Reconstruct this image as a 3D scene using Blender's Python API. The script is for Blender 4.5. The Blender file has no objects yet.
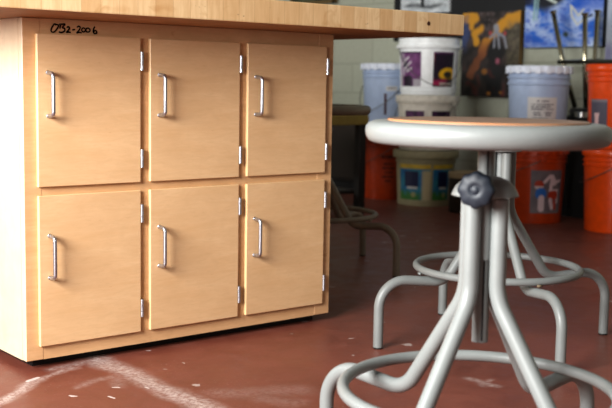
import bpy, bmesh, math, random
from mathutils import Vector, Matrix, noise as mnoise
random.seed(7)
PI = math.pi
COL = bpy.context.scene.collection
sc = bpy.context.scene

# ------------------------------------------------------------------ helpers
def lin(r, g, b):
    f = lambda c: (c/255/12.92) if c/255 <= .04045 else ((c/255+.055)/1.055)**2.4
    return (f(r), f(g), f(b), 1)

def link(name, bm, mats, parent=None, smooth=False, loc=None):
    me = bpy.data.meshes.new(name)
    bmesh.ops.recalc_face_normals(bm, faces=bm.faces[:])
    bm.to_mesh(me); bm.free()
    if not isinstance(mats, (list, tuple)): mats = [mats]
    for m in mats: me.materials.append(m)
    if smooth:
        for p in me.polygons: p.use_smooth = True
        if smooth == 'auto':
            me.set_sharp_from_angle(angle=math.radians(40))
    o = bpy.data.objects.new(name, me); COL.objects.link(o)
    if parent is not None: o.parent = parent
    if loc is not None: o.location = loc
    return o

def empty(name, loc=(0,0,0), rz=0):
    o = bpy.data.objects.new(name, None); COL.objects.link(o)
    o.location = loc; o.rotation_euler = (0, 0, rz); o.empty_display_size = .05
    return o

def tag(o, label, cat, group=None, kind=None):
    o['label'] = label; o['category'] = cat
    if group: o['group'] = group
    if kind: o['kind'] = kind
    return o

def struct(o):
    o['kind'] = 'structure'; return o

def box(bm, x0, x1, y0, y1, z0, z1, bev=0, mi=0, seg=1):
    r = bmesh.ops.create_cube(bm, size=1)
    vs = r['verts']
    for v in vs:
        v.co = Vector(((x0+x1)/2 + v.co.x*(x1-x0), (y0+y1)/2 + v.co.y*(y1-y0), (z0+z1)/2 + v.co.z*(z1-z0)))
    fs = set(f for v in vs for f in v.link_faces)
    for f in fs: f.material_index = mi
    if bev:
        es = list(set(e for v in vs for e in v.link_edges))
        bmesh.ops.bevel(bm, geom=es, offset=bev, segments=seg, affect='EDGES', profile=.5)

def fillet(pts, rads, n=8):
    """polyline with rounded corners; rads one per interior point"""
    pts = [Vector(p) for p in pts]
    out = [pts[0]]
    for i in range(1, len(pts)-1):
        a, b, c = pts[i-1], pts[i], pts[i+1]
        R = rads[i-1]
        if R <= 0: out.append(b); continue
        u = (a-b).normalized(); w = (c-b).normalized()
        ang = u.angle(w)
        t = R/math.tan(ang/2)
        t = min(t, (a-b).length*.97, (c-b).length*.97)
        p, q = b+u*t, b+w*t
        Rr = t*math.tan(ang/2)
        cen = b + (u+w).normalized()*(Rr/math.sin(ang/2))
        v0, v1 = p-cen, q-cen
        th = v0.angle(v1); ax = v0.cross(v1).normalized()
        for k in range(n+1):
            out.append(cen + Matrix.Rotation(th*k/n, 3, ax) @ v0)
    out.append(pts[-1])
    return out

def sweep(bm, pts, r, n=14, closed=False, caps=True, mi=0, radii=None):
    pts = [Vector(p) for p in pts]
    N = len(pts)
    tang = []
    for i in range(N):
        if closed: t = pts[(i+1) % N]-pts[i-1]
        elif i == 0: t = pts[1]-pts[0]
        elif i == N-1: t = pts[-1]-pts[-2]
        else: t = (pts[i+1]-pts[i]).normalized()+(pts[i]-pts[i-1]).normalized()
        tang.append(t.normalized())
    up = Vector((0,0,1)) if abs(tang[0].z) < .9 else Vector((1,0,0))
    nrm = (up - tang[0]*up.dot(tang[0])).normalized()
    rings = []
    for i in range(N):
        if i: 
            nrm = (nrm - tang[i]*nrm.dot(tang[i])).normalized()
        bi = tang[i].cross(nrm)
        rr = radii[i] if radii else r
        rings.append([bm.verts.new(pts[i] + (nrm*math.cos(2*PI*k/n)+bi*math.sin(2*PI*k/n))*rr) for k in range(n)])
    M = N if closed else N-1
    for i in range(M):
        A, B = rings[i], rings[(i+1) % N]
        for k in range(n):
            f = bm.faces.new((A[k], A[(k+1)%n], B[(k+1)%n], B[k])); f.material_index = mi
    if caps and not closed:
        bm.faces.new(rings[0][::-1]).material_index = mi; bm.faces.new(rings[-1]).material_index = mi

def ringpath(r, z, n=64):
    return [(r*math.cos(2*PI*k/n), r*math.sin(2*PI*k/n), z) for k in range(n)]

def lathe(bm, prof, n=48, mi=0, cap0=True, cap1=True, cx=0, cy=0):
    rings = []
    for r, z in prof:
        if r < 1e-6: rings.append([bm.verts.new((cx, cy, z))])
        else: rings.append([bm.verts.new((cx+r*math.cos(2*PI*k/n), cy+r*math.sin(2*PI*k/n), z)) for k in range(n)])
    for A, B in zip(rings, rings[1:]):
        for k in range(n):
            if len(A) == 1 and len(B) == 1: continue
            if len(A) == 1: f = bm.faces.new((A[0], B[(k+1)%n], B[k]))
            elif len(B) == 1: f = bm.faces.new((A[k], A[(k+1)%n], B[0]))
            else: f = bm.faces.new((A[k], A[(k+1)%n], B[(k+1)%n], B[k]))
            f.material_index = mi
    if cap0 and len(rings[0]) > 1: bm.faces.new(rings[0][::-1]).material_index = mi
    if cap1 and len(rings[-1]) > 1: bm.faces.new(rings[-1]).material_index = mi

# ------------------------------------------------------------------ materials
class NT:
    def __init__(s, name):
        s.m = bpy.data.materials.new(name); s.m.use_nodes = True
        s.t = s.m.node_tree; s.b = s.t.nodes['Principled BSDF']
        s.co = None
    def n(s, typ, **kw):
        nd = s.t.nodes.new(typ)
        for k, v in kw.items(): setattr(nd, k, v)
        return nd
    def l(s, a, b): s.t.links.new(a, b)
    def obj(s, scale=(1,1,1), rot=(0,0,0), loc=(0,0,0)):
        if s.co is None: s.co = s.n('ShaderNodeTexCoord')
        mp = s.n('ShaderNodeMapping')
        mp.inputs['Scale'].default_value = scale; mp.inputs['Rotation'].default_value = rot
        mp.inputs['Location'].default_value = loc
        s.l(s.co.outputs['Object'], mp.inputs[0]); return mp.outputs[0]
    def noise(s, vec, scale, detail=3, rough=.5, dist=0):
        nd = s.n('ShaderNodeTexNoise'); nd.inputs['Scale'].default_value = scale
        nd.inputs['Detail'].default_value = detail; nd.inputs['Roughness'].default_value = rough
        nd.inputs['Distortion'].default_value = dist
        s.l(vec, nd.inputs['Vector']); return nd.outputs[0]
    def ramp(s, fac, stops, interp='LINEAR'):
        r = s.n('ShaderNodeValToRGB'); r.color_ramp.interpolation = interp
        el = r.color_ramp.elements
        while len(el) < len(stops): el.new(.5)
        for e, (p, c) in zip(el, stops):
            e.position = p; e.color = c if len(c) == 4 else (*c, 1)
        s.l(fac, r.inputs[0]); return r.outputs[0]
    def math(s, op, a, b=None, c=None, clamp=False):
        nd = s.n('ShaderNodeMath', operation=op); nd.use_clamp = clamp
        for i, v in enumerate((a, b, c)):
            if v is None: continue
            if isinstance(v, (int, float)): nd.inputs[i].default_value = v
            else: s.l(v, nd.inputs[i])
        return nd.outputs[0]
    def mix(s, fac, a, b, mode='MIX'):
        nd = s.n('ShaderNodeMix', data_type='RGBA', blend_type=mode)
        for i, v in ((0, fac), (6, a), (7, b)):
            if isinstance(v, (int, float)): nd.inputs[i].default_value = v
            elif isinstance(v, tuple): nd.inputs[i].default_value = v
            else: s.l(v, nd.inputs[i])
        return nd.outputs[2]
    def bump(s, h, strength=.2, dist=.002):
        nd = s.n('ShaderNodeBump'); nd.inputs['Strength'].default_value = strength
        nd.inputs['Distance'].default_value = dist
        s.l(h, nd.inputs['Height']); s.l(nd.outputs[0], s.b.inputs['Normal'])
    def set(s, **kw):
        for k, v in kw.items():
            k = k.replace('_', ' ')
            if isinstance(v, (int, float, tuple)): s.b.inputs[k].default_value = v
            else: s.l(v, s.b.inputs[k])
        return s.m

def plain(name, c, rough=.5, metal=0, var=.08, nscale=30, bump=0, spec=.5):
    t = NT(name)
    v = t.noise(t.obj(), nscale, 4, .6)
    lo = tuple(x*(1-var) for x in c[:3])+(1,); hi = tuple(min(1, x*(1+var)) for x in c[:3])+(1,)
    t.set(Base_Color=t.ramp(v, [(.3, lo), (.7, hi)]), Roughness=rough, Metallic=metal)
    t.b.inputs['Specular IOR Level'].default_value = spec
    if bump: t.bump(v, bump, .001)
    return t.m

def maple(name, light, dark, horiz=True, rough=.42, seed=0):
    t = NT(name)
    sc1 = (7, 20, 60) if horiz else (60, 20, 7)
    g = t.noise(t.obj(sc1, loc=(seed, seed*2, 0)), 1.0, 5, .6, .4)
    fleck = t.noise(t.obj((40, 40, 210) if horiz else (210, 40, 40), loc=(seed, 0, 3)), 1.0, 3, .6, .5)
    big = t.noise(t.obj((5, 5, 7), loc=(seed*3, 1, 2)), 1.0, 4, .6, 1.5)
    c = t.ramp(g, [(.25, dark), (.75, light)])
    c = t.mix(t.ramp(fleck, [(.45, (0,0,0,1)), (.75, (.35,.35,.35,1))]), c, tuple(x*.86 for x in dark[:3])+(1,))
    c = t.mix(t.ramp(big, [(.4, (0,0,0,1)), (.72, (.5,.5,.5,1))]), c, tuple(x*.9 for x in dark[:3])+(1,))
    # small darker mineral streaks
    st = t.noise(t.obj((9, 9, 30), loc=(seed*5+2, 3, 1)), 1.0, 2, .5, 2)
    c = t.mix(t.ramp(st, [(.72, (0,0,0,1)), (.80, (.35,.35,.35,1))]), c, lin(170, 110, 60))
    t.set(Base_Color=c, Roughness=rough); t.bump(g, .06, .0006)
    return t.m

M_door = maple('maple_veneer', lin(226, 193, 153), lin(217, 179, 135), True)
M_frame = maple('maple_frame', lin(220, 182, 140), lin(206, 164, 120), True, .45, 4)
M_side = maple('maple_side_panel', lin(222, 203, 178), lin(214, 192, 164), False, .5, 9)
M_edge = plain('door_edge_banding', lin(226, 194, 148), .4, var=.05)

def butcher():
    t = NT('butcher_block')
    x = t.n('ShaderNodeSeparateXYZ'); t.l(t.obj(), x.inputs[0])
    cell = t.math('FLOOR', t.math('DIVIDE', x.outputs[0], .043))
    celly = t.math('FLOOR', t.math('DIVIDE', x.outputs[1], .3))
    wn = t.n('ShaderNodeTexWhiteNoise', noise_dimensions='2D')
    cb = t.n('ShaderNodeCombineXYZ'); t.l(cell, cb.inputs[0]); t.l(celly, cb.inputs[1]); t.l(cb.outputs[0], wn.inputs['Vector'])
    base = t.ramp(wn.outputs[0], [(0, lin(206, 172, 128)), (.5, lin(216, 186, 144)), (1, lin(226, 200, 160))])
    g = t.noise(t.obj((90, 6, 12)), 1.0, 4, .6, .3)
    c = t.mix(t.ramp(g, [(.35, (.45,.45,.45,1)), (.65, (0,0,0,1))]), base, lin(190, 150, 104))
    blot = t.noise(t.obj((1, 1, 1.5)), 14, 3, .55, 1)
    c = t.mix(t.ramp(blot, [(.6, (0,0,0,1)), (.75, (.45,.45,.45,1))]), c, lin(172, 120, 62))
    spot = t.noise(t.obj((1, 1, 1), loc=(2, 7, 0)), 38, 2, .5, 1.5)
    c = t.mix(t.ramp(spot, [(.72, (0,0,0,1)), (.78, (.6,.6,.6,1))]), c, lin(92, 54, 30))
    # glue line
    fr = t.math('FRACT', t.math('DIVIDE', x.outputs[0], .043))
    ln = t.math('LESS_THAN', fr, .03)
    c = t.mix(t.math('MULTIPLY', ln, .35), c, lin(150, 106, 66))
    t.set(Base_Color=c, Roughness=.5); t.bump(g, .05, .0008)
    return t.m
M_block = butcher()
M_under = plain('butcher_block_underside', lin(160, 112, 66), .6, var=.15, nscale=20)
M_knot = plain('dark_knot', lin(70, 38, 22), .6)

def floor_mat():
    t = NT('red_painted_concrete')
    big = t.noise(t.obj(), 2.2, 5, .6, .3)
    mid = t.noise(t.obj(), 14, 5, .65)
    fine = t.noise(t.obj(), 90, 3, .6)
    c = t.ramp(big, [(.3, lin(108, 58, 47)), (.7, lin(130, 74, 59))])
    c = t.mix(t.ramp(mid, [(.4, (0,0,0,1)), (.75, (.5,.5,.5,1))]), c, lin(146, 92, 78))
    c = t.mix(t.ramp(fine, [(.55, (0,0,0,1)), (.8, (.3,.3,.3,1))]), c, lin(94, 56, 50))
    pos = t.n('ShaderNodeSeparateXYZ'); 
    wob = t.n('ShaderNodeTexNoise'); wob.inputs['Scale'].default_value = 9; wob.inputs['Detail'].default_value = 4
    t.l(t.obj(), wob.inputs['Vector'])
    sub = t.n('ShaderNodeVectorMath', operation='MULTIPLY_ADD')
    t.l(wob.outputs['Color'], sub.inputs[0]); sub.inputs[1].default_value = (.06, .06, 0)
    add = t.n('ShaderNodeVectorMath', operation='ADD'); add.inputs[1].default_value = (-.03, -.03, 0)
    t.l(t.obj(), add.inputs[0]); t.l(add.outputs[0], sub.inputs[2]); t.l(sub.outputs[0], pos.inputs[0])
    X, Y = pos.outputs[0], pos.outputs[1]
    def seg(a, b, w, amt):
        ax, ay = a; bx, by = b; L = math.hypot(bx-ax, by-ay); dx, dy = (bx-ax)/L, (by-ay)/L
        s = t.math('ADD', t.math('MULTIPLY', t.math('SUBTRACT', X, ax), dx), t.math('MULTIPLY', t.math('SUBTRACT', Y, ay), dy))
        s = t.math('SUBTRACT', s, t.math('MINIMUM', t.math('MAXIMUM', s, 0.0), L))
        d = t.math('SUBTRACT', t.math('MULTIPLY', t.math('SUBTRACT', X, ax), dy), t.math('MULTIPLY', t.math('SUBTRACT', Y, ay), dx))
        dist = t.math('SQRT', t.math('ADD', t.math('MULTIPLY', s, s), t.math('MULTIPLY', d, d)))
        mr = t.n('ShaderNodeMapRange', interpolation_type='SMOOTHSTEP'); t.l(dist, mr.inputs[0])
        mr.inputs[1].default_value = 0; mr.inputs[2].default_value = w; mr.inputs[3].default_value = amt; mr.inputs[4].default_value = 0
        return mr.outputs[0]
    segs = [((1.167, 2.26), (1.168, 1.60), .050, .95), ((1.160, 2.2), (1.172, 1.70), .018, .8), ((.80, 1.97), (.96, 2.11), .026, .95), ((.96, 2.11), (1.10, 2.16), .020, .7),
            ((1.25, 1.80), (1.40, 1.72), .06, .2), ((1.30, 1.72), (1.33, 1.66), .05, .2), ((1.765, 1.56), (1.776, 1.48), .022, .6), ((1.75, 1.50), (1.80, 1.53), .016, .5),
            ((1.04, 2.17), (1.17, 2.21), .035, .6), ((1.16, 2.1), (1.10, 1.97), .03, .3), ((1.02, 2.02), (1.12, 2.04), .02, .35)]
    m = None
    for a, b, w, k in segs:
        s_ = seg(a, b, w, k); m = s_ if m is None else t.math('MAXIMUM', m, s_)
    grit = t.noise(t.obj((1, 1, 1)), 80, 6, .85)
    m = t.math('MULTIPLY', m, t.ramp(grit, [(.40, (.12,.12,.12,1)), (.58, (.9,.9,.9,1))]))
    c = t.mix(m, c, lin(206, 194, 190))
    blobs = [((.958, 2.124), (.986, 2.133), .009), ((1.085, 1.965), (1.097, 1.957), .006), ((1.047, 1.921), (1.050, 1.910), .006), ((.988, 1.973), (.993, 1.960), .006),
             ((1.141, 1.934), (1.142, 1.924), .005), ((1.302, 2.197), (1.310, 2.192), .005), ((1.795, 2.01), (1.802, 2.006), .005), ((1.822, 2.217), (1.832, 2.211), .005), ((1.524, 1.744), (1.527, 1.740), .006)]
    bm_ = None
    for a, b, w in blobs:
        s_ = seg(a, b, w, 1.0); bm_ = s_ if bm_ is None else t.math('MAXIMUM', bm_, s_)
    c = t.mix(t.ramp(bm_, [(.25, (0,0,0,1)), (.5, (.8,.8,.8,1))]), c, lin(220, 212, 210))
    # fine pale scratches and grains
    fs = t.noise(t.obj((1, 1, 1), loc=(9, 4, 0)), 190, 2, .5)
    fm = t.noise(t.obj((1, 1, 1), loc=(3, 8, 0)), 5, 3, .6)
    c = t.mix(t.math('MULTIPLY', t.ramp(fs, [(.66, (0,0,0,1)), (.74, (.55,.55,.55,1))]), t.ramp(fm, [(.4, (.15,.15,.15,1)), (.65, (1,1,1,1))])), c, lin(196, 180, 174))
    # paint specks
    vo = t.n('ShaderNodeTexVoronoi'); vo.inputs['Scale'].default_value = 11; vo.inputs['Randomness'].default_value = 1
    dis = t.n('ShaderNodeVectorMath', operation='ADD')
    wob2 = t.n('ShaderNodeTexNoise'); wob2.inputs['Scale'].default_value = 60; t.l(t.obj(), wob2.inputs['Vector'])
    sc_ = t.n('ShaderNodeVectorMath', operation='SCALE'); sc_.inputs['Scale'].default_value = .03
    t.l(wob2.outputs['Color'], sc_.inputs[0]); t.l(t.obj(), dis.inputs[0]); t.l(sc_.outputs[0], dis.inputs[1])
    t.l(dis.outputs[0], vo.inputs['Vector'])
    bigm = t.noise(t.obj(loc=(5, 3, 0)), 3, 2, .5)
    thr = t.math('MULTIPLY', t.math('SUBTRACT', bigm, .42, clamp=True), .55)
    sp = t.math('LESS_THAN', vo.outputs['Distance'], thr)
    c = t.mix(t.math('MULTIPLY', sp, .6), c, lin(205, 196, 192))
    r = t.ramp(mid, [(.3, (.30,.30,.30,1)), (.7, (.5,.5,.5,1))])
    t.set(Base_Color=c, Roughness=r); t.bump(mid, .12, .002)
    return t.m
M_floor = floor_mat()

def cmu():
    t = NT('painted_block_wall')
    br = t.n('ShaderNodeTexBrick'); br.inputs['Scale'].default_value = 1
    br.inputs['Brick Width'].default_value = .4; br.inputs['Row Height'].default_value = .2
    br.inputs['Mortar Size'].default_value = .006; br.inputs['Mortar Smooth'].default_value = .3
    br.inputs['Color1'].default_value = lin(190, 194, 178); br.inputs['Color2'].default_value = lin(187, 190, 174)
    br.inputs['Mortar'].default_value = lin(170, 173, 157)
    sp = t.n('ShaderNodeSeparateXYZ'); t.l(t.obj(), sp.inputs[0])
    cb = t.n('ShaderNodeCombineXYZ')
    t.l(t.math('ADD', sp.outputs[0], sp.outputs[1]), cb.inputs[0]); t.l(sp.outputs[2], cb.inputs[1])
    t.l(cb.outputs[0], br.inputs['Vector'])
    nz = t.noise(t.obj(), 40, 4, .6)
    c = t.mix(t.ramp(nz, [(.4, (0,0,0,1)), (.8, (.3,.3,.3,1))]), br.outputs['Color'], lin(160, 160, 140))
    t.set(Base_Color=c, Roughness=.7); t.bump(nz, .1, .002)
    return t.m
M_wall = cmu()
M_ceil = plain('ceiling_paint', lin(150, 150, 144), .8)
M_board = plain('black_board', lin(20, 21, 26), .55, var=.2, nscale=5)
M_steel = plain('brushed_steel', lin(200, 204, 214), .38, 1, var=.06, nscale=60)
M_chrome = plain('chrome', lin(176, 170, 148), .16, 1, var=.05)
M_stool = plain('grey_enamel', lin(129, 133, 132), .42, 0, var=.05, nscale=18, bump=.03)
M_stool_old = plain('grey_enamel_worn', lin(132, 124, 110), .5, 0, var=.15, nscale=18)
M_weld = plain('worn_weld', lin(120, 104, 84), .6)
M_glide = plain('dark_glide', lin(40, 38, 36), .6)
M_knob = plain('slate_plastic', lin(32, 39, 49), .5, 0, var=.06)
M_slot = plain('slot_dark', lin(20, 20, 22), .7)
M_wood_seat = maple('seat_board_wood', lin(140, 118, 102), lin(122, 100, 86), True, .5, 6)
M_ply = plain('plywood_edge', lin(186, 132, 92), .5, var=.1)
M_marker = plain('black_marker_ink', lin(18, 14, 14), .5)
M_white_pl = plain('white_plastic', lin(240, 243, 244), .4, var=.06)
M_dirty_pl = plain('aged_white_plastic', lin(212, 206, 194), .5, var=.14)
M_cream_pl = plain('cream_plastic', lin(158, 150, 118), .5, var=.1)
M_blue_pl = plain('pale_blue_plastic', lin(172, 188, 214), .4, var=.05)
M_blue_lid = plain('pale_blue_lid', lin(222, 228, 240), .45, var=.12)
M_orange = plain('orange_plastic', lin(212, 76, 10), .3, var=.1)
M_orange_shaded = plain('shaded_orange_plastic', lin(180, 62, 12), .36, var=.14)  # same orange with shade put into the colour, for the lower buckets
M_dark_steel = plain('dull_steel', lin(92, 90, 82), .3, 1)
M_wire = plain('bail_wire', lin(120, 118, 116), .35, 1)
M_black = plain('black_paint', lin(14, 14, 15), .6)
M_black_vinyl = plain('black_vinyl', lin(20, 20, 22), .4)
M_bench = plain('bench_yellow_top', lin(150, 132, 62), .5, var=.12)
M_bench_leg = plain('bench_dark_leg', lin(38, 33, 28), .6)
M_rag = plain('cream_cloth', lin(176, 168, 140), .9, var=.15)
M_tin = plain('tin', lin(190, 190, 188), .3, 1)
M_tan = plain('tan_lid', lin(170, 152, 118), .5)
M_brown = plain('brown_can', lin(46, 36, 28), .5)
M_frame_br = plain('picture_frame_brown', lin(120, 96, 58), .5)

def vcol_mat(name, rough=.5):
    t = NT(name); a = t.n('ShaderNodeAttribute', attribute_name='paint')
    t.set(Base_Color=a.outputs['Color'], Roughness=rough); return t.m
M_canvas = vcol_mat('painted_canvas', .55)
M_label = vcol_mat('printed_label', .45)

def nz(x, y, s=1.0, seed=0):
    return mnoise.noise(Vector((x*s+seed*13.7, y*s-seed*7.1, seed*3.3)))

def painted_grid(name, nu, nv, posf, colf, mat, parent=None):
    """a thin painted sheet: posf(u,v)->xyz, colf(u,v)->linear rgb"""
    vs, fs, cs = [], [], []
    for j in range(nv+1):
        for i in range(nu+1):
            u, v = i/nu, j/nv
            vs.append(posf(u, v)); cs.append(colf(u, v))
    for j in range(nv):
        for i in range(nu):
            a = j*(nu+1)+i; fs.append((a, a+1, a+nu+2, a+nu+1))
    me = bpy.data.meshes.new(name); me.from_pydata(vs, [], fs)
    at = me.color_attributes.new('paint', 'FLOAT_COLOR', 'POINT')
    for k, c in enumerate(cs): at.data[k].color = (c[0], c[1], c[2], 1)
    me.materials.append(mat)
    for p in me.polygons: p.use_smooth = True
    o = bpy.data.objects.new(name, me); COL.objects.link(o)
    if parent is not None: o.parent = parent
    return o

def mixc(a, b, t):
    t = max(0, min(1, t)); return tuple(a[i]*(1-t)+b[i]*t for i in range(3))
def sstep(a, b, x):
    t = max(0, min(1, (x-a)/(b-a))); return t*t*(3-2*t)
def segd(x, y, ax, ay, bx, by):
    L2 = (bx-ax)**2+(by-ay)**2; t = max(0, min(1, ((x-ax)*(bx-ax)+(y-ay)*(by-ay))/L2))
    return math.hypot(x-ax-t*(bx-ax), y-ay-t*(by-ay))

# ------------------------------------------------------------------ room
WX, WY, NX, NY, H = 4.90, 7.6, -1.0, -2.6, 2.9
def plane_obj(name, x0, x1, y0, y1, z0, z1, m):
    bm = bmesh.new(); box(bm, x0, x1, y0, y1, z0, z1); return struct(link(name, bm, m))
plane_obj('floor', NX-.15, WX+.15, NY-.15, WY+.15, -.1, 0, M_floor)
plane_obj('ceiling', NX-.15, WX+.15, NY-.15, WY+.15, H, H+.1, M_ceil)
plane_obj('wall_right', WX, WX+.12, NY-.12, WY+.12, 0, H, M_wall)
plane_obj('wall_back', NX, WX, WY, WY+.12, 0, H, M_wall)
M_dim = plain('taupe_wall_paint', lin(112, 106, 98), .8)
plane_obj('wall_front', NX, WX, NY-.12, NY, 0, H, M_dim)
# left wall with a wide window opening
wy0, wy1, wz0, wz1 = .45, 1.85, .72, 1.85
vy0, vy1, vz0, vz1 = 5.3, 6.9, 1.1, 2.3  # unseen second opening, added to brighten the far wall
bm = bmesh.new()
box(bm, NX-.12, NX, NY-.12, wy0, 0, H); box(bm, NX-.12, NX, wy1, vy0, 0, H); box(bm, NX-.12, NX, vy1, WY+.12, 0, H)
box(bm, NX-.12, NX, vy0, vy1, 0, vz0); box(bm, NX-.12, NX, vy0, vy1, vz1, H)
box(bm, NX-.12, NX, wy0, wy1, 0, wz0); box(bm, NX-.12, NX, wy0, wy1, wz1, H)
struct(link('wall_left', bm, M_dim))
bm = bmesh.new()
for yy in (wy0+.03, (wy0+wy1)/2-.3, (wy0+wy1)/2+.3, wy1-.03): box(bm, NX-.1, NX-.04, yy-.03, yy+.03, wz0, wz1)
for zz in (wz0+.03, wz1-.03): box(bm, NX-.1, NX-.04, wy0, wy1, zz-.03, zz+.03)
M_wf = plain('window_frame_paint', lin(180, 180, 175), .5)
struct(link('window_1', bm, M_wf))
bm = bmesh.new()
for yy in (vy0+.03, (vy0+vy1)/2, vy1-.03): box(bm, NX-.1, NX-.04, yy-.03, yy+.03, vz0, vz1)
for zz in (vz0+.03, vz1-.03): box(bm, NX-.1, NX-.04, vy0, vy1, zz-.03, zz+.03)
struct(link('added_window', bm, M_wf))

# things on the right wall ---------------------------------------------------
bm = bmesh.new(); box(bm, WX-.02, WX-.001, 3.56, 5.079, .945, 2.15, .002)
tag(link('blackboard', bm, M_board), 'long black board on the pale block wall behind the pictures', 'board')

def canvas(name, y_left, y_right, z0, z1, xf, th, colf, label, nu=90, nv=90, edge=None, cat='painting', frame=None):
    """flat painting on the right wall: u runs left to right as seen, v bottom to top"""
    root = empty(name, (xf+th/2, (y_left+y_right)/2, z0))
    cx, cy, cz = root.location
    bm = bmesh.new(); box(bm, xf-cx, xf+th-cx, y_right-cy, y_left-cy, 0, z1-z0)
    link('stretcher_edge', bm, edge or M_black, root)
    painted_grid('painted_surface', nu, nv, lambda u, v: (xf-.001-cx, y_left+(y_right-y_left)*u-cy, v*(z1-z0)), colf, M_canvas, root)
    if frame:
        bm = bmesh.new(); w = .02
        for (a, b, c, d) in ((y_right, y_left, z0, z0+w), (y_right, y_left, z1-w, z1), (y_right, y_right+w, z0, z1), (y_left-w, y_left, z0, z1)):
            box(bm, xf-.008-cx, xf-.001-cx, a-cy, b-cy, c-z0, d-z0)
        link('frame', bm, frame, root)
    tag(root, label, cat)
    return root

YEL, YEL2 = lin(206, 150, 40)[:3], lin(170, 112, 40)[:3]
def p_yellow(u, v):   # u right, v up : yellow sweeping bands around a pale figure on dark
    n = nz(u, v, 9, 1); n2 = nz(u, v, 24, 2)
    c = mixc(lin(26, 22, 22)[:3], lin(70, 58, 56)[:3], .5+n*1.2)
    c = mixc(c, lin(104, 92, 94)[:3], sstep(.05, .4, n2)*.6*sstep(.5, .9, v))
    # upper left patch
    d = segd(u, v, .02, .96, .22, .93); c = mixc(c, YEL, sstep(.10, .05, d+n*.05))
    d = segd(u, v, .18, .93, .16, .84); c = mixc(c, YEL, sstep(.06, .03, d+n*.04))
    # curl
    d = min(segd(u, v, .34, .80, .22, .74), segd(u, v, .22, .74, .25, .66)); c = mixc(c, YEL, sstep(.07, .03, d+n*.03))
    # main sweep from top right down to lower left
    for (a, b, cc, dd, w) in ((1.0, .93, .78, .88, .07), (.78, .88, .62, .78, .065), (.62, .78, .44, .62, .05), (.44, .62, .28, .42, .06), (.28, .42, .18, .26, .05)):
        d = segd(u, v, a, b, cc, dd)
        col = mixc(YEL2, YEL, sstep(.5, .85, v))
        col = mixc(col, lin(150, 84, 60)[:3], sstep(.75, .45, v)*.7)
        c = mixc(c, col, sstep(w+.03, w-.02, d+n*.05))
    # grey right drape
    c = mixc(c, lin(112, 104, 84)[:3], sstep(.74, .84, u)*sstep(.30, .42, v)*sstep(.93, .8, v)*(.6+.5*n2))
    # dark hollow under the figure
    d = segd(u, v, .60, .55, .58, .08); c = mixc(c, lin(14, 12, 16)[:3], sstep(.17, .10, d+n*.04))
    # figure
    d = math.hypot((u-.60)*1.1, v-.80); c = mixc(c, lin(150, 152, 160)[:3], sstep(.07, .04, d+n2*.02))
    for a in ((.60, .76, .50, .70), (.60, .76, .74, .70), (.58, .74, .57, .58), (.63, .74, .66, .58), (.74, .70, .78, .58)):
        c = mixc(c, lin(142, 144, 154)[:3], sstep(.028, .012, segd(u, v, *a)+abs(n2)*.01))
    c = mixc(c, lin(170, 70, 70)[:3], sstep(.035, .015, math.hypot(u-.50, v-.75)))
    c = mixc(c, lin(170, 70, 70)[:3], sstep(.035, .015, math.hypot(u-.75, v-.74)))
    c = mixc(c, lin(160, 90, 110)[:3], sstep(.05, .02, math.hypot(u-.64, v-.42)))
    for (a, b, r) in ((.42, .30, .07), (.50, .04, .04), (.72, .05, .04)):
        c = mixc(c, YEL2, sstep(r, r*.5, math.hypot(u-a, (v-b)*1.6)+n*.02)*.8)
    c = mixc(c, lin(120, 40, 30)[:3], sstep(.2, .5, n)*sstep(.5, .1, v)*.5)
    c = mixc(c, lin(60, 80, 130)[:3], sstep(.12, .05, math.hypot(u-.04, (v-.74)*.5)+n*.05)*.7)
    return c
canvas('abstract_painting', 4.437, 3.990, .598, 1.100, WX-.055, .03, p_yellow,
       'dark painting with sweeping yellow bands and a pale figure on the wall', 110, 130, M_frame_br)

def p_blue(u, v):
    v *= .516/.281           # the part below the frame's top edge
    n = nz(u, v, 5, 3); n2 = nz(u, v, 13, 4); n3 = nz(u, v, 30, 5)
    c = mixc(lin(30, 104, 204)[:3], lin(190, 208, 238)[:3], .5+n*1.1+n2*.6)
    c = mixc(c, lin(16, 80, 190)[:3], sstep(.15, .45, n2)*.7)
    c = mixc(c, lin(14, 70, 170)[:3], sstep(.30, .0, math.hypot(u, v)+n*.12)*.8)
    c = mixc(c, lin(20, 90, 200)[:3], sstep(.55, .8, v)*sstep(.5, .7, u)*.7)
    c = mixc(c, lin(8, 16, 34)[:3], sstep(.24, .12, math.hypot((u-.30)*.9, (v-.98)*.8)+n*.08))
    c = mixc(c, lin(10, 24, 60)[:3], sstep(.14, .06, math.hypot(u, (v-1.0)*.7)+n*.05))
    for a, w in ((.125, .022), (.165, .014)):
        c = mixc(c, lin(150, 186, 190)[:3], sstep(w, w*.3, abs(u-a-.03*(v-.7)))*sstep(.48, .6, v))
    for k in ((.26, 1.0, .34, .93), (.34, .93, .40, .88)):
        c = mixc(c, lin(200, 212, 206)[:3], sstep(.035, .012, segd(u, v, *k)))
    for k in ((.595, .81, .615, .59), (.615, .59, .69, .43), (.69, .43, .777, .53), (.61, .78, .70, .60), (.70, .60, .76, .72)):
        c = mixc(c, lin(205, 208, 200)[:3], sstep(.022, .008, segd(u, v, *k)+abs(n3)*.01))
    c = mixc(c, lin(24, 40, 60)[:3], sstep(.025, .008, segd(u, v, .79, .56, .87, .60)+n3*.008))
    c = mixc(c, lin(36, 60, 52)[:3], sstep(.05, .02, math.hypot(u-.546, (v-.24)*.7)+n3*.01))
    return c
canvas('sky_painting', 3.958, 3.428, .884, 1.40, WX-.055, .03, p_blue,
       'blue and white cloudy painting behind the upturned chrome stool', 110, 110)

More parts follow.
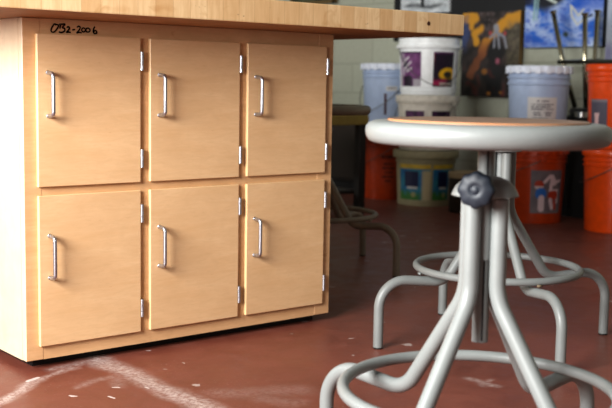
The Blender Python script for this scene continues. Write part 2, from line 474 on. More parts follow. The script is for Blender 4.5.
def p_tree(u, v):
    v *= .335/.092
    n = nz(u, v, 6, 6); n2 = nz(u, v, 18, 7)
    c = mixc(lin(228, 234, 238)[:3], lin(188, 196, 202)[:3], .4+n)
    d = abs(v-.50-.08*math.sin(u*8)); c = mixc(c, lin(50, 54, 60)[:3], sstep(.20, .02, d+n2*.15)*sstep(.02, .2, u)*sstep(.98, .75, u)*.85)
    c = mixc(c, lin(24, 26, 32)[:3], sstep(.05, .025, abs(u-.46+n*.03))*sstep(.42, .5, v))
    for k in ((.46, 1.4, .2, 1.9), (.46, 1.5, .74, 2.0), (.46, 1.2, .62, 1.6), (.2, 1.9, .1, 2.6), (.46, 2, .5, 3)):
        c = mixc(c, lin(40, 42, 48)[:3], sstep(.05, .02, segd(u, v, *k)+n2*.02))
    return mixc(c, lin(70, 74, 82)[:3], sstep(.2, .5, n2)*.5)
canvas('ink_drawing', 5.000, 4.572, 1.115, 1.45, WX-.035, .014, p_tree,
       'pale ink drawing of a bare tree pinned on the black board', 80, 70, M_white_pl, cat='drawing')
def p_pale(u, v):
    n = nz(u, v, 3, 8)
    c = mixc(lin(176, 188, 206)[:3], lin(200, 206, 214)[:3], .5+n)
    return mixc(c, lin(140, 136, 178)[:3], sstep(.14, .03, math.hypot(u-.02, v-.06))*.8)
canvas('pastel_poster', 3.422, 2.92, .81, 1.42, WX-.03, .012, p_pale,
       'pale bluish white poster at the right edge beside the blue painting', 40, 40, M_white_pl, cat='poster')
def p_green(u, v):
    return mixc(lin(40, 50, 40)[:3], lin(96, 100, 74)[:3], .5+nz(u, v, 5, 9))
canvas('framed_picture', 6.15, 5.657, 1.222, 1.6, WX-.04, .025, p_green,
       'dark green picture in a yellow brown frame just above the tabletop', 30, 30, M_frame_br, cat='picture', frame=M_frame_br)

# ------------------------------------------------------------------ cabinet island
X0, YC, W = .987, 2.1954, .8987
ZB, ZT, ZTT = .022, .7928, .8481
DEP = .363
cab = empty('storage_cabinet', (X0+W/2, YC+DEP/2, 0))
tag(cab, 'maple six-door storage cabinet with steel pulls standing on the red floor', 'cabinet')
def L(o):   # keep world placement of a mesh modelled in world coordinates
    o.matrix_parent_inverse = Matrix.Translation(-Vector(cab.location)); return o
T = .019
bm = bmesh.new()   # sides, back, bottom, shelves
box(bm, X0+T, X0+W-T, YC+.021, YC+DEP-.006, ZB, ZB+.018)
box(bm, X0+T, X0+W-T, YC+.021, YC+DEP-.006, .401, .419)
box(bm, X0+T, X0+W-T, YC+.021, YC+DEP-.006, ZT-.018, ZT)
box(bm, X0+T, X0+W-T, YC+DEP-.006, YC+DEP, ZB, ZT)
for xx in (X0+.299, X0+.586): box(bm, xx-.008, xx+.008, YC+.021, YC+DEP-.006, ZB+.018, ZT-.018)
L(link('carcass', bm, M_side, cab))
for a in (X0, X0+W-T):
    bm = bmesh.new(); box(bm, a, a+T, YC+.0205, YC+DEP, ZB, ZT); L(link('side_panel', bm, M_side, cab))
# face frame: stiles and rails as one frame
bm = bmesh.new()
F0, F1 = YC, YC+.02
box(bm, X0, X0+.042, F0, F1, ZB, ZT, .0012); box(bm, X0+W-.052, X0+W, F0, F1, ZB, ZT, .0012)
for a, b in ((.276, .323), (.563, .609)): box(bm, X0+a, X0+b, F0+.0003, F1, ZB+.005, ZT-.005)
for a, b in ((ZB, .070), (.388, .432), (.746, ZT)): box(bm, X0+.042, X0+W-.052, F0+.0006, F1, a, b)
for f in bm.faces:
    if all(abs(v.co.x-X0) < .0013 for v in f.verts): f.material_index = 1
L(link('face_frame', bm, [M_frame, M_side], cab))
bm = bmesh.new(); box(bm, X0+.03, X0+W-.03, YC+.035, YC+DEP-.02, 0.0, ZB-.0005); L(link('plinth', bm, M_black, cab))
doors = [(.0263, .2865), (.3127, .5734), (.5987, .8599)]
rows = [(.4196, .7585, (.705, .475), (.578, .674)), (.0566, .4002, (.343, .112), (.212, .308))]
dz0 = dz1 = 0
for ri, (z0, z1, hz, (ha, hb)) in enumerate(rows):
    for di, (a, b) in enumerate(doors):
        a = (a+X0)*1.00367; b = (b+X0)*1.00367
        z0 = .66+(z0-.66)*1.00367 if di == 0 else dz0; z1 = .66+(z1-.66)*1.00367 if di == 0 else dz1; dz0, dz1 = z0, z1
        bm = bmesh.new(); box(bm, a, b, YC-.0105, YC-.0005, z0, z1, .0012)
        for f in bm.faces:
            if abs(f.normal.x) > .5 or abs(f.normal.z) > .5: f.material_index = 1
        for v in bm.verts: v.co -= Vector((a, YC, z0))
        d = link('cabinet_door', bm, [M_door, M_edge], cab)
        d.location = (a-cab.location.x, YC-cab.location.y, z0)
        d.delta_location = (0, 0, 0)
        # wire pull
        hx = .0245 if di == 0 else .024
        bm = bmesh.new()
        y0, y1 = -.0106, -.0385
        p = fillet([(hx, y0, ha-z0), (hx, y1, ha-z0+.002), (hx, y1, hb-z0-.002), (hx, y0, hb-z0)], [.009, .009], 8)
        sweep(bm, p, .0045, 12)
        for zz in (ha, hb):
            fl = [(hx, y0-.0001, zz-z0), (hx, y0-.003, zz-z0)]
            sweep(bm, fl, .0048, 14)
        link('pull_handle', bm, M_steel, d, True)
        for zz in hz:   # wrap hinges on the right edge: leaf on the frame, knuckle barrel
            bm = bmesh.new(); w = b-a
            box(bm, w+.0002, w+.010, -.0022, -.0008, zz-z0-.020, zz-z0+.020, .0004)
            box(bm, w+.0002, w+.0020, -.0110, -.002, zz-z0-.022, zz-z0+.022, .0003)
            for k in range(3):
                c0 = zz-z0-.022+k*.0148
                sweep(bm, [(w+.0040, -.0095, c0+.0006), (w+.0040, -.0095, c0+.0142)], .0041, 12)
            link('hinge', bm, M_steel, d, 'auto')

# marker writing "032-2006" on the top rail
def S(pts): return pts
glyph = {
 '0a': [[(.75,.95),(.45,1.0),(.15,.62),(0,.2),(.2,0),(.5,.1),(.85,.5),(1.0,.85),(.75,.95),(.55,.9)]],
 '3': [[(.15,.98),(.6,1.02),(1.0,1.02),(.62,.62),(.95,.5),(.92,.2),(.5,0),(.1,.05)], [(.35,.95),(.25,.5)]],
 '2a': [[(.15,.72),(.35,.85),(.7,.8),(.7,.55),(.3,.25),(.05,.05),(.45,.1),(1.0,.05)]],
 '-': [[(.1,.42),(.9,.5)]],
 '2b': [[(.1,.85),(.45,1.0),(.75,.85),(.6,.5),(.05,.02),(.5,.1),(1.0,.05)]],
 '0b': [[(.6,.78),(.2,.7),(.05,.4),(.3,.2),(.75,.25),(.95,.55),(.6,.78)]],
 '6': [[(.45,1.0),(.2,.7),(.1,.3),(.35,.02),(.8,.05),(.85,.35),(.5,.45),(.2,.25)]],
}
tx0, tx1, tz0, tz1 = 1.056, 1.170, .7635, .7825
px = [('0a', 40, 120), ('3', 118, 190), ('2a', 205, 250), ('-', 270, 302), ('2b', 318, 370), ('0b', 372, 418), ('0b', 418, 470), ('6', 498, 548)]
bm = bmesh.new()
for g, a, b in px:
    for st in glyph[g]:
        base = .0015*(a/548)
        pts = []
        for (u, v) in st:
            X = tx0+(tx1-tx0)*((a+(b-a)*u)-40)/508; Z = tz0+base+(tz1-tz0)*v*(.80 if a > 200 else .95)
            pts.append(Vector((X, YC-.0003, Z)))
        # smooth
        q = []
        for i in range(len(pts)-1):
            p0 = pts[max(0, i-1)]; p1 = pts[i]; p2 = pts[i+1]; p3 = pts[min(len(pts)-1, i+2)]
            for k in range(5):
                t_ = k/5
                q.append(.5*((2*p1)+(p2-p0)*t_+(2*p0-5*p1+4*p2-p3)*t_*t_+(3*p1-p0-3*p2+p3)*t_**3))
        q.append(pts[-1])
        hw = .0016
        for i in range(len(q)-1):
            d_ = (q[i+1]-q[i]); 
            if d_.length < 1e-6: continue
            d_.normalize(); nn = Vector((-d_.z, 0, d_.x))*hw; e = d_*hw*.5
            vs = [bm.verts.new(x) for x in (q[i]-e+nn, q[i]-e-nn, q[i+1]+e-nn, q[i+1]+e+nn)]
            bm.faces.new(vs)
L(link('handwritten_number', bm, M_marker, cab))

# tabletop
TX0, TX1, TY0, TY1 = X0-.254, 2.1267, YC-.254, YC-.254+.871
bm = bmesh.new(); box(bm, TX0, TX1, TY0, TY1, ZT+.0005, ZTT, .003, 0, 2)
for v in bm.verts: v.co -= Vector(((TX0+TX1)/2, (TY0+TY1)/2, ZT))
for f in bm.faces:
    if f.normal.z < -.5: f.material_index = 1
top = link('butcher_block_tabletop', bm, [M_block, M_under], None, False, ((TX0+TX1)/2, (TY0+TY1)/2, ZT))
tag(top, 'thick butcher block tabletop overhanging the maple cabinet', 'tabletop')
bm = bmesh.new(); kx, kz = 1.990, .8190
lathe(bm, [(0, 0), (.004, 0), (.0058, .0002), (0, .0004)], 10, 0, False, False)
bmesh.ops.rotate(bm, verts=bm.verts[:], cent=(0,0,0), matrix=Matrix.Rotation(PI/2, 3, 'X'))
kn = link('knot', bm, M_knot, top); kn.location = (kx-top.location.x, TY0-.0004-top.location.y, kz-ZT)

# ------------------------------------------------------------------ stools
RF, RR = .325, .208
def leg_path():
    return fillet([(.0287, 0, .493), (.0287, 0, .342), (.146, 0, .163), (RF, 0, .177), (RF, 0, .004)], [.085, .055, .068], 12)
def make_stool(name, loc, az, seat_top, mat, label, knob_az, wood=True):
    root = empty(name, loc, 0)
    tag(root, label, 'stool', 'adjustable stools with steel tube bases')
    for k in range(4):
        a = az+k*PI/2
        R = Matrix.Rotation(a, 3, 'Z')
        bm = bmesh.new(); sweep(bm, [R @ Vector(p) for p in leg_path()], .0126, 16)
        lg = link('leg', bm, mat, root, 'auto')
        bm = bmesh.new(); sweep(bm, [R @ Vector((RF, 0, .0039)), R @ Vector((RF, 0, .001)), R @ Vector((RF, 0, 0.0))], .0118, 16, radii=[.0122, .0122, .0115])
        link('glide', bm, M_glide, lg, 'auto')
        bm = bmesh.new()
        sweep(bm, [R @ Vector((RR+.0095, -.006, .187)), R @ Vector((RR+.0095, .006, .187))], .0035, 8)
        link('weld', bm, M_weld if k % 2 else mat, lg, True)
    bm = bmesh.new(); sweep(bm, ringpath(RR, .1955, 72), .0095, 14, closed=True); link('foot_ring', bm, mat, root, True)
    # hub tube between the legs
    bm = bmesh.new(); lathe(bm, [(.0127, .400), (.0158, .400), (.0158, .499), (.0127, .499)], 32); link('hub_tube', bm, mat, root, 'auto')
    # lower sleeve with dark adjusting slots
    # domed cap over the leg tops
    prof = [(.0127, .525), (.022, .5245), (.034, .520), (.044, .511), (.0500, .499), (.0505, .4965), (.0485, .4965), (.042, .508), (.032, .517), (.0127, .520)]
    bm = bmesh.new(); lathe(bm, prof, 40, 0, False, False); link('collar_cap', bm, mat, root, True)
    # post (screw column) up to the seat plate
    bm = bmesh.new(); lathe(bm, [(.0125, .272), (.0125, seat_top-.040)], 28)
    post = link('post', bm, mat, root, 'auto')
    bm = bmesh.new()
    th = knob_az+.42
    for t_ in (th, ):
        c, s = math.cos(t_)*.0126, math.sin(t_)*.0126
        sweep(bm, [(c, s, .276), (c, s, seat_top-.045)], .0014, 6)
    link('seam', bm, M_slot, post)
    # knob on a short threaded stem
    R = Matrix.Rotation(knob_az, 3, 'Z')
    bm = bmesh.new(); sweep(bm, [R @ Vector((.0115, 0, .510)), R @ Vector((.056, 0, .510))], .005, 10)
    kb = bmesh.new()
    n = 64; prof = [(.010, .050), (.0235, .051), (.0262, .054), (.0268, .061), (.0256, .0655), (.0225, .0678), (.014, .0695), (.0085, .0700), (.0075, .0692), (.0058, .0692), (.0050, .0702), (0, .0704)]
    rings = []
    for r, x in prof:
        if r == 0: rings.append([kb.verts.new(R @ Vector((x, 0, .510)))]); continue
        rg = []
        for i in range(n):
            t_ = 2*PI*i/n; lob = 1+(.045*math.cos(8*t_) if r > .022 else 0)
            rg.append(kb.verts.new(R @ Vector((x, r*lob*math.cos(t_), .510+r*lob*math.sin(t_)))))
        rings.append(rg)
    for A, B in zip(rings, rings[1:]):
        for i in range(n):
            if len(B) == 1: kb.faces.new((A[i], A[(i+1)%n], B[0]))
            else: kb.faces.new((A[i], A[(i+1)%n], B[(i+1)%n], B[i]))
    kb.faces.new(rings[0])
    st = link('clamp_stem', bm, M_steel, root, 'auto'); link('clamp_knob', kb, M_knob, st, True)
    # seat: pressed steel pan with a rolled rim, wooden board set in it
    s = seat_top
    prof = [(0, s-.020), (.060, s-.020), (.120, s-.024), (.163, s-.034), (.171, s-.0355), (.1770, s-.0325), (.181, s-.026), (.1825, s-.018), (.181, s-.011), (.177, s-.0065), (.170, s-.0035),
            (.150, s-.0022), (.150, s-.010), (0, s-.010)]
    bm = bmesh.new(); lathe(bm, prof, 72, 0, False, False); pan = link('seat_pan', bm, mat, root, 'auto')
    bm = bmesh.new(); lathe(bm, [(.030, s-.045), (.034, s-.040), (.034, s-.0235), (.02, s-.0235)], 30); link('seat_flange', bm, mat, root, 'auto')
    if wood:
        bm = bmesh.new(); lathe(bm, [(.1490, s-.0095), (.1490, s-.0008), (.1483, s), (0, s)], 72, 0, True, False)
        bm.normal_update()
        for f in bm.faces:
            if abs(f.normal.z) < .9: f.material_index = 1
        link('seat_board', bm, [M_wood_seat, M_ply], root, 'auto')
    return root

FC = (1.2075, 1.0495, 0)
make_stool('adjustable_stool', FC, math.radians(5), .6100, M_stool,
           'nearest pale grey metal stool with a raised seat in front of the others', math.radians(-151))
make_stool('adjustable_stool', (2.086, 1.763, 0), math.radians(-22), .571, M_stool,
           'pale grey stool directly behind the nearest one with its seat hidden', math.radians(42))
make_stool('adjustable_stool', (2.412, 2.878, 0), math.radians(-72.6), .588, M_stool_old,
           'dull brown-grey stool standing in shade past the cabinet corner', math.radians(30), wood=False)

# ------------------------------------------------------------------ buckets
def bucket_r(z, h, r0, r1): return r0+(r1-r0)*z/h
def label_sheet(root, h, r0, r1, ang, half, z0, z1, colf, name='label', off=.0012, nu=36, nv=44):
    def pos(u, v):
        a = ang+half*(2*u-1)        # left to right as seen from outside: increasing angle goes to the right
        z = z0+(z1-z0)*v; r = bucket_r(z, h, r0, r1)+off
        return (r*math.cos(a), r*math.sin(a), z)
    return painted_grid(name, nu, nv, pos, colf, M_label, root)
def make_bucket(name, x, y, zb, h, r0, r1, mb, ml, label, cat='bucket', group=None, ribs=(.80, .86, .92), rib_h=.006, lid=True, teeth=True, bail=None, lidh=.022, fl=.008, cap=False, rib_mat=None):
    root = empty(name, (x, y, zb)); tag(root, label, cat, group)
    top = h-lidh if lid else h
    R = lambda z: bucket_r(z, h, r0, r1)
    prof = [(0, .004), (r0-.008, .004), (r0-.006, 0), (r0-.001, .001), (R(.006), .006)]
    for f in ribs:
        z = f*h
        prof += [(R(z-rib_h), z-rib_h), (R(z)+.006, z-rib_h*.7), (R(z)+.0065, z+rib_h*.1), (R(z+rib_h), z+rib_h*.5)]
    prof += [(R(top-.004), top-.004), (R(top), top), (R(top)-.004, top), (R(top)-.004, top-.012), (0, top-.012)]
    bm = bmesh.new(); lathe(bm, prof, 56, 0, False, False); link('bucket_body', bm, mb, root, 'auto')
    if lid:
        rl = R(top)+fl
        lp = [(R(top)+.001, top-.010), (rl, top-.012), (rl+.002, top-.006), (rl+.002, h-.006), (rl-.002, h-.001), (rl-.010, h), (rl-.014, h-.006), (0, h-.007)]
        if cap: lp = [(R(top)+.001, top-.012), (rl+.004, top-.014), (rl+.006, top-.004), (rl+.004, top+.004), (rl-.008, top+.006), (rl-.008, h-.002), (rl-.012, h), (rl-.017, h-.005), (0, h-.006)]
        bm = bmesh.new(); lathe(bm, lp, 64, 0, False, False)
        if teeth:
            for k in range(20):
                a = 2*PI*k/20
                bt = bmesh.new(); box(bt, rl-.001, rl+.0055, -.013, .013, top-.017, h-.003, .0015)
                M = Matrix.Rotation(a, 4, 'Z')
                vm = [bm.verts.new(M @ v.co) for v in bt.verts]
                for f in bt.faces: bm.faces.new([vm[v.index] for v in f.verts])
                bt.free()
        link('bucket_lid', bm, ml, root, 'auto')
    if bail:
        az, drop = bail        # azimuth of the hanging middle and the height it drops to
        zz = h*.86 if not lid else h*.84
        rr = R(zz)+.012
        bm = bmesh.new()
        pts = []
        for k in range(25):
            t_ = -1+2*k/24
            a = az+t_*PI/2
            pts.append((rr*math.cos(a)*(1+.03*(1-t_*t_)), rr*math.sin(a)*(1+.03*(1-t_*t_)), zz-(zz-drop)*(1-abs(t_)**1.6)))
        sweep(bm, pts, .0020, 8); link('bail_handle', bm, M_wire, root, True)
        for sgn in (-1, 1):
            a = az+sgn*PI/2
            bm = bmesh.new(); c, s = math.cos(a), math.sin(a)
            sweep(bm, [((rr-.014)*c, (rr-.014)*s, zz), ((rr+.004)*c, (rr+.004)*s, zz)], .010, 12)
            link('ear', bm, mb, root, 'auto')
    return root
CAMA = lambda x, y: math.atan2(-y, -x)      # direction from a bucket to the viewer

PUR, DPU = lin(96, 40, 96)[:3], lin(34, 16, 42)[:3]
def lab_purple_r(u, v):
    n = nz(u, v, 7, 11)
    c = mixc(DPU, lin(26, 12, 34)[:3], .5+n)
    edge = min(u, 1-u, 1-v)
    c = mixc(c, lin(140, 44, 70)[:3], sstep(.10, .02, u+n*.05)*sstep(.5, 1, v)); c = mixc(c, PUR, sstep(.08, .03, 1-v)*.8)
    c = mixc(c, lin(170, 40, 90)[:3], sstep(.30, .10, v+n*.08)*sstep(.9, .4, u))
    d = abs(math.hypot((u-.70)/.46, (v-.36)/.20)-.72)
    c = mixc(c, lin(226, 176, 30)[:3], sstep(.34, .16, d+n*.08)*sstep(.20, .28, v))
    c = mixc(c, lin(60, 56, 20)[:3], sstep(.9, .5, math.hypot((u-.72)/.25, (v-.30)/.09))*.9)
    if v < .13 and .3 < u < .96 and v > .05: c = lin(196, 186, 176)[:3]
    if v < .04: c = lin(28, 16, 30)[:3]
    return c
def lab_purple_l(u, v):
    n = nz(u, v, 7, 12); n2 = nz(u, v, 16, 13)
    c = mixc(PUR, lin(130, 70, 130)[:3], .4+n)
    c = mixc(c, lin(186, 170, 190)[:3], sstep(.42, .2, u+n*.1)*sstep(.25, .35, v)*.85)
    c = mixc(c, DPU, sstep(.06, .02, 1-v))
    c = mixc(c, lin(70, 60, 84)[:3], sstep(.2, .1, math.hypot(u-.36, (v-.62)*.9)+n2*.08))
    for s in ((.12, .62, .50, .84), (.30, .50, .60, .70), (.42, .44, .62, .52)):
        c = mixc(c, lin(206, 198, 206)[:3], sstep(.05, .02, segd(u, v, *s)+n2*.02))
    c = mixc(c, DPU, sstep(.34, .28, v+n*.04)*sstep(.22, .30, u)*sstep(.70, .62, u))
    c = mixc(c, lin(178, 170, 176)[:3], sstep(.22, .12, u)*sstep(.36, .3, v))
    if u > .72 and v < .22: c = lin(170, 164, 172)[:3]
    return c
def lab_teal(u, v):
    n = nz(u, v, 6, 14)
    c = mixc(lin(30, 100, 150)[:3], lin(50, 130, 150)[:3], .5+n)
    if v > .87: c = mixc(lin(206, 176, 60)[:3], lin(180, 150, 50)[:3], .5+n)
    c = mixc(c, lin(60, 120, 50)[:3], sstep(.30, .15, v+n*.12)*sstep(.85, .6, u))
    c = mixc(c, lin(200, 180, 130)[:3], sstep(.72, .80, u)*sstep(.86, .8, v)*.8)
    if .2 < u < .66 and .38 < v < .80: c = lin(20, 26, 66)[:3]
    if .28 < u < .62 and .30 < v < .37: c = lin(190, 190, 186)[:3]
    c = mixc(c, lin(170, 160, 110)[:3], sstep(.10, .05, math.hypot(u-.5, v-.15))*.8)
    return c
def lab_text(u, v):
    c = lin(206, 204, 202)[:3]
    for k, (z, a, b) in enumerate(((.84, .30, .72), (.70, .12, .88), (.60, .12, .80), (.50, .12, .9), (.36, .18, .45), (.36, .55, .85), (.26, .2, .5), (.26, .6, .8), (.13, .15, .7))):
        if abs(v-z) < .028 and a < u < b and nz(u, z, 40, k) > -.28: c = lin(110, 108, 116)[:3]
    return c
def lab_figures(u, v):      # grey label with small costumed bathers drawn loosely
    n = nz(u, v, 6, 15)
    c = mixc(lin(104, 96, 104)[:3], lin(124, 114, 118)[:3], .5+n)
    R_, Bl, Sk, Wh = lin(176, 60, 34)[:3], lin(40, 110, 190)[:3], lin(206, 190, 190)[:3], lin(214, 196, 200)[:3]
    if math.hypot(u-.24, (v-.66)*1.3) < .14: c = R_ if v > .63 else Sk
    if math.hypot((u-.30)*.9, (v-.46)*1.1) < .15: c = Bl
    for s, w, k in (((.32, .34, .32, .12), .09, Wh), ((.55, .86, .40, .74), .045, Wh), ((.62, .84, .72, .72), .07, Wh), ((.70, .70, .92, .76), .035, Wh), ((.62, .74, .60, .60), .06, Wh), ((.56, .54, .86, .54), .03, Wh), ((.84, .5, .84, .25), .03, Wh)):
        if segd(u, v, *s) < w: c = k
    if segd(u, v, .62, .42, .76, .42) < .10: c = R_
    if segd(u, v, .60, .30, .66, .14) < .06: c = Wh
    if segd(u, v, .74, .26, .78, .12) < .05: c = R_
    return c
def lab_dark(u, v):
    c = lin(86, 82, 96)[:3]
    if .15 < u < .7 and v < .62 and v > .06 and abs(u-.42) < .12+.3*max(0, v-.45): c = lin(206, 176, 176)[:3]
    if v > .93: c = lin(120, 112, 120)[:3]
    return c
def lab_pale(u, v):
    return lin(186, 188, 206)[:3] if (u > .12 and .05 < v < .95) else lin(120, 118, 140)[:3]
def lab_black_words(u, v):
    on = False
    for z, hgt, a, b in ((.90, .055, .06, .94), (.68, .035, .25, .8), (.54, .035, .12, .9), (.41, .035, .3, .76), (.28, .035, .18, .84), (.13, .03, .3, .7)):
        if abs(v-z) < hgt and a < u < b and math.sin(u*42+z*20) > -.55: on = True
    return lin(34, 14, 10)[:3] if on else lin(176, 60, 14)[:3]

# left pair
c = (4.268, 4.470); A = CAMA(*c)
b = make_bucket('paint_bucket', *c, 0, .388, .136, .154, M_orange_shaded, M_orange_shaded, 'orange plastic bucket with black printing under the leftmost pale blue bucket', bail=(A-1.2, .2))
label_sheet(b, .388, .136, .154, A+.05, .34, .085, .265, lab_black_words)
b = make_bucket('paint_bucket', *c, .389, .392, .136, .154, M_blue_pl, M_blue_lid, 'pale blue bucket with a long slanting handle on the left orange bucket', bail=(A-.75, .12))
label_sheet(b, .392, .136, .154, A-.12, .05, .10, .22, lambda u, v: lin(74, 44, 60)[:3], nu=4, nv=6)
label_sheet(b, .392, .136, .154, A+.12, .22, .235, .262, lab_text, nu=20, nv=10)
# centre stack of three
c = (4.228, 4.115); A = CAMA(*c)
b = make_bucket('paint_bucket', *c, 0, .305, .152, .166, M_cream_pl, M_cream_pl, 'cream pail with blue and green labels at the bottom of the stack', ribs=(.80,), teeth=False, lidh=.03, fl=.017)
label_sheet(b, .305, .152, .166, A-.42, .60, .035, .230, lab_teal); label_sheet(b, .305, .152, .166, A+.70, .44, .035, .230, lab_teal)
b = make_bucket('paint_bucket', *c, .306, .300, .150, .165, M_dirty_pl, M_dirty_pl, 'grimy white pail with purple labels in the middle of the stack', ribs=(.84,), teeth=False, lidh=.028, fl=.011, bail=(A-.55, .10))
label_sheet(b, .300, .150, .165, A-.46, .36, .03, .215, lambda u, v: mixc(DPU, PUR, .3+nz(u, v, 5, 21))); label_sheet(b, .300, .150, .165, A+.52, .36, .03, .215, lambda u, v: mixc(DPU, PUR, .2+nz(u, v, 5, 22)))
b = make_bucket('paint_bucket', *c, .607, .308, .150, .166, M_white_pl, M_white_pl, 'white pail with purple and yellow labels on top of the stack', ribs=(.08, .14), rib_h=.008, teeth=False, lidh=.042, fl=.012, cap=True, bail=(A+.30, .050))
label_sheet(b, .308, .150, .166, A-.75, .49, .045, .232, lab_purple_l); label_sheet(b, .308, .150, .166, A+.57, .405, .045, .232, lab_purple_r)
# middle pair
c = (4.165, 3.300); A = CAMA(*c)
b = make_bucket('paint_bucket', *c, 0, .376, .132, .148, M_orange_shaded, M_orange_shaded, 'orange bucket with a grey picture label under the middle pale blue bucket', bail=(A-1.35, .23))
label_sheet(b, .376, .132, .148, A+.46, .60, .052, .262, lab_figures, nu=60, nv=70)
b = make_bucket('paint_bucket', *c, .377, .386, .134, .150, M_blue_pl, M_blue_lid, 'pale blue bucket with a white text label on the middle orange bucket', ribs=(.78, .86), rib_h=.010)
label_sheet(b, .386, .134, .150, A+.15, .50, .12, .235, lab_text, nu=60, nv=50)
# right pair
c = (4.205, 2.862); A = CAMA(*c)
b = make_bucket('paint_bucket', *c, 0, .384, .134, .150, M_orange, M_orange, 'lower of the two orange buckets stacked at the right edge', bail=(A-1.45, .22), teeth=False)
label_sheet(b, .384, .134, .150, A+.28, .35, .10, .25, lab_pale)
b = make_bucket('paint_bucket', *c, .385, .385, .134, .150, M_orange, M_orange, 'upper of the two orange buckets stacked at the right edge', teeth=False)
label_sheet(b, .385, .134, .150, A-.72, .34, .06, .225, lab_dark)

# ------------------------------------------------------------------ black stand, upturned chrome stool, tin
st = empty('equipment_stand', (4.62, 3.30, 0)); tag(st, 'black stand against the wall under the upturned chrome stool', 'stand')
bm = bmesh.new(); box(bm, -.21, .23, -.36, .20, .485, .512, .004); link('stand_top', bm, M_black, st)
bm = bmesh.new(); box(bm, -.19, .22, -.34, .18, .06, .484); link('stand_body', bm, M_black, st)
bm = bmesh.new(); box(bm, -.17, .20, -.32, .16, 0, .059); link('stand_base', bm, M_black, st)

cs = empty('chrome_stool', (4.63, 3.29, .513)); tag(cs, 'upturned chrome-legged stool resting on its black seat in front of the blue painting', 'stool')
ox, oy, oz = cs.location
bm = bmesh.new(); lathe(bm, [(0, 0), (.12, 0), (.135, .006), (.138, .025), (.130, .042), (0, .044)], 48, 0, False, False, 0, 0)
link('seat', bm, M_black_vinyl, cs, 'auto')
tops = [(4.60, 3.568, 1.053), (4.50, 3.293, 1.026), (4.78, 3.419, 1.062), (4.68, 3.144, 1.04)]
mids = [(4.60, 3.492, .794), (4.50, 3.281, .791), (4.78, 3.422, .804), (4.68, 3.211, .797)]
for tp, md in zip(tops, mids):
    tp, md = Vector(tp), Vector(md)
    d = (md-tp); base = md+d*((md.z-.556)/(tp.z-md.z))
    # keep the leg root on the seat
    off = Vector((base.x-ox, base.y-oy, 0)); 
    if off.length > .118: off = off.normalized()*.118
    base = Vector((ox+off.x, oy+off.y, .5575))
    bm = bmesh.new(); sweep(bm, [p-Vector((ox, oy, oz)) for p in (base, md, tp)], .0125, 14)
    lg = link('leg', bm, M_chrome, cs, True)
    bm = bmesh.new(); u = (tp-md).normalized()
    q = tp-Vector((ox, oy, oz))
    sweep(bm, [q-u*.012, q-u*.002, q+u*.006, q+u*.010], .013, 14, radii=[.012, .013, .019, .017])
    link('rubber_foot', bm, M_chrome, lg, 'auto')
for i, j in ((0, 1), (1, 3), (3, 2), (2, 0)):
    a, b_ = Vector(mids[i]), Vector(mids[j]); d = (b_-a).normalized()*.03
    bm = bmesh.new(); sweep(bm, [a-d-Vector((ox, oy, oz)), b_+d-Vector((ox, oy, oz))], .0105, 12)
    link('rung', bm, M_dark_steel, cs, 'auto')

bm = bmesh.new(); lathe(bm, [(0, 0), (.034, 0), (.034, .014), (.036, .014), (.036, .024), (.033, .025), (0, .024)], 32, 0, False, False)
tag(link('tin', bm, M_tin, None, 'auto', (4.445, 3.245, .5125)), 'small round silver tin on the black stand beside the pale blue bucket', 'tin')

cu = empty('low_cupboard', (4.60, 5.35, 0)); tag(cu, 'dark low cupboard against the wall behind the yellowish bench', 'cupboard')
bm = bmesh.new(); box(bm, -.22, .25, -.52, .9, .05, .50, .004); link('cupboard_body', bm, M_bench_leg, cu)
bm = bmesh.new(); box(bm, -.19, .25, -.50, .88, 0, .0495); link('plinth', bm, M_black, cu)
for k in range(2):
    bm = bmesh.new(); box(bm, -.236, -.2205, -.51+k*.70, -.51+k*.70+.69, .07, .485, .003); link('cupboard_door', bm, M_brown, cu)

# invented second island, unseen behind the first, blocking low light to the far corner
wt = empty('shade_island', (1.70, 3.80, 0)); tag(wt, 'added wooden island hidden behind the maple cabinet to shade the far corner', 'cabinet')
bm = bmesh.new(); box(bm, -.98, .55, -.70, .90, .80, .85, .004); link('shade_island_top', bm, M_block, wt)
bm = bmesh.new(); box(bm, -.90, .45, -.62, .82, .03, .7995, .002); link('carcass', bm, M_frame, wt)
bm = bmesh.new(); box(bm, -.87, .42, -.59, .79, 0, .0295); link('plinth', bm, M_black, wt)

# small dark can with tan lid behind the front stool
can = empty('can', (4.13, 3.735, 0)); tag(can, 'small dark can with a tan lid on the floor right of the pail stack', 'can')
bm = bmesh.new(); lathe(bm, [(0, 0), (.076, 0), (.078, .003), (.078, .195)], 36, 0, False, True); link('can_body', bm, M_brown, can, 'auto')
bm = bmesh.new(); lathe(bm, [(.079, .180), (.084, .181), (.084, .205), (.082, .212), (.074, .214), (.072, .209), (0, .209)], 40, 0, False, False); link('can_lid', bm, M_tan, can, 'auto')

# bench seen between the cabinet and the left buckets
bn = empty('work_bench', (3.52, 4.42, 0)); tag(bn, 'low dark bench with a yellowish top in the shade behind the shaded stool', 'bench')
bm = bmesh.new(); box(bm, -.22, .12, -.47, .75, .455, .505, .003); link('bench_top', bm, M_bench, bn)
for sx in (-.19, .09):
    for sy in (-.44, .70):
        bm = bmesh.new(); box(bm, sx-.022, sx+.022, sy-.022, sy+.022, 0, .4545, .003); link('leg', bm, M_bench_leg, bn)
bm = bmesh.new(); box(bm, -.20, .10, -.41, .67, .10, .118, .002); link('lower_shelf', bm, M_bench_leg, bn)
bm = bmesh.new()
def ragpt(u, v):   # cloth hanging over the front edge
    y = -.30+.085*u
    if v < .2: return Vector((-.15-(.074*v/.2), y, .5075))
    zz = .5075-(v-.2)/.8*.235
    return Vector((-.2245-.006*math.sin(u*14)*(v)-.003, y+.01*math.sin(v*5), zz))
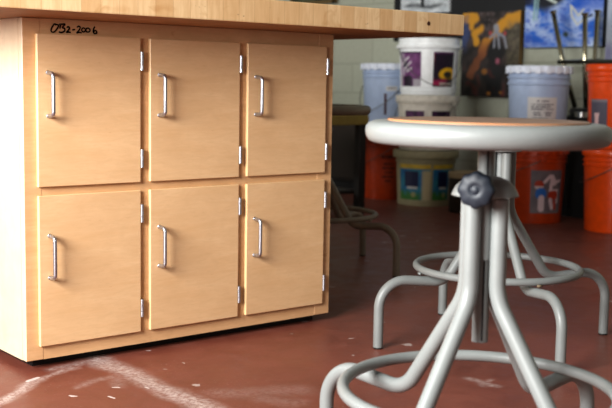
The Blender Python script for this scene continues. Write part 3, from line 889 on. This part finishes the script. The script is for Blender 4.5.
g = [[bm.verts.new(ragpt(i/14, j/20)+Vector((3.52, 4.42, 0))) for i in range(15)] for j in range(21)]
for j in range(20):
    for i in range(14): bm.faces.new((g[j][i], g[j][i+1], g[j+1][i+1], g[j+1][i]))
rg = link('rag', bm, M_rag, None, True); 
md_ = rg.modifiers.new('thick', 'SOLIDIFY'); md_.thickness = .002; md_.offset = 1
tag(rg, 'cream cloth hanging over the front edge of the low bench', 'cloth')

# ------------------------------------------------------------------ light
def area(name, loc, target, sx, sy, power, col=(1, 1, 1)):
    l = bpy.data.lights.new(name, 'AREA'); l.shape = 'RECTANGLE'; l.size = sx; l.size_y = sy; l.energy = power; l.color = col
    o = bpy.data.objects.new(name, l); COL.objects.link(o); o.location = loc
    o.rotation_euler = (Vector(target)-Vector(loc)).to_track_quat('-Z', 'Y').to_euler(); return o
area('far_fill_light', (NX+.03, 6.1, 1.7), (NX+4, 5.3, 1.3), 1.5, 1.1, 72, (1.0, 1.0, .98))  # added fill for the far wall and upper buckets
area('window_light', (NX+.03, 1.15, 1.28), (NX+3, 1.3, 1.1), 1.36, 1.05, 200, (1.0, .99, .97))
area('overhead_light', (1.5, -1.2, 2.85), (1.5, -1.2, 0), 1.2, 1.2, 3, (1.0, .95, .88))  # weak warm area light below the ceiling, no fixture modelled
area('front_fill_light', (.6, NY+.05, 1.3), (1.3, 2, .6), 1.6, 1.8, 13, (1.0, .98, .95))  # added fill from behind the camera, no doorway in that wall
w = bpy.data.worlds.new('World'); sc.world = w; w.use_nodes = True
w.node_tree.nodes['Background'].inputs[0].default_value = (.75, .85, 1, 1)
w.node_tree.nodes['Background'].inputs[1].default_value = 1.0

# ------------------------------------------------------------------ camera
cam = bpy.data.cameras.new('Camera'); co = bpy.data.objects.new('Camera', cam); COL.objects.link(co)
r = Vector((.7748461, -.63193129, .01662413)); u = Vector((.05931053, .09885542, .99333271)); f = Vector((.6293614, .76869399, -.11407792))
M = Matrix((( r.x, u.x, -f.x, 0), (r.y, u.y, -f.y, 0), (r.z, u.z, -f.z, .66), (0, 0, 0, 1)))
co.matrix_world = M
cam.sensor_width = 36; cam.lens = 1051.75/612*36; cam.clip_start = .05
cam.dof.use_dof = True; cam.dof.focus_distance = 2.3; cam.dof.aperture_fstop = 5.6
sc.camera = co
sc.view_settings.view_transform = 'Standard'; sc.view_settings.look = 'None'
sc.view_settings.exposure = .12; sc.view_settings.gamma = .86
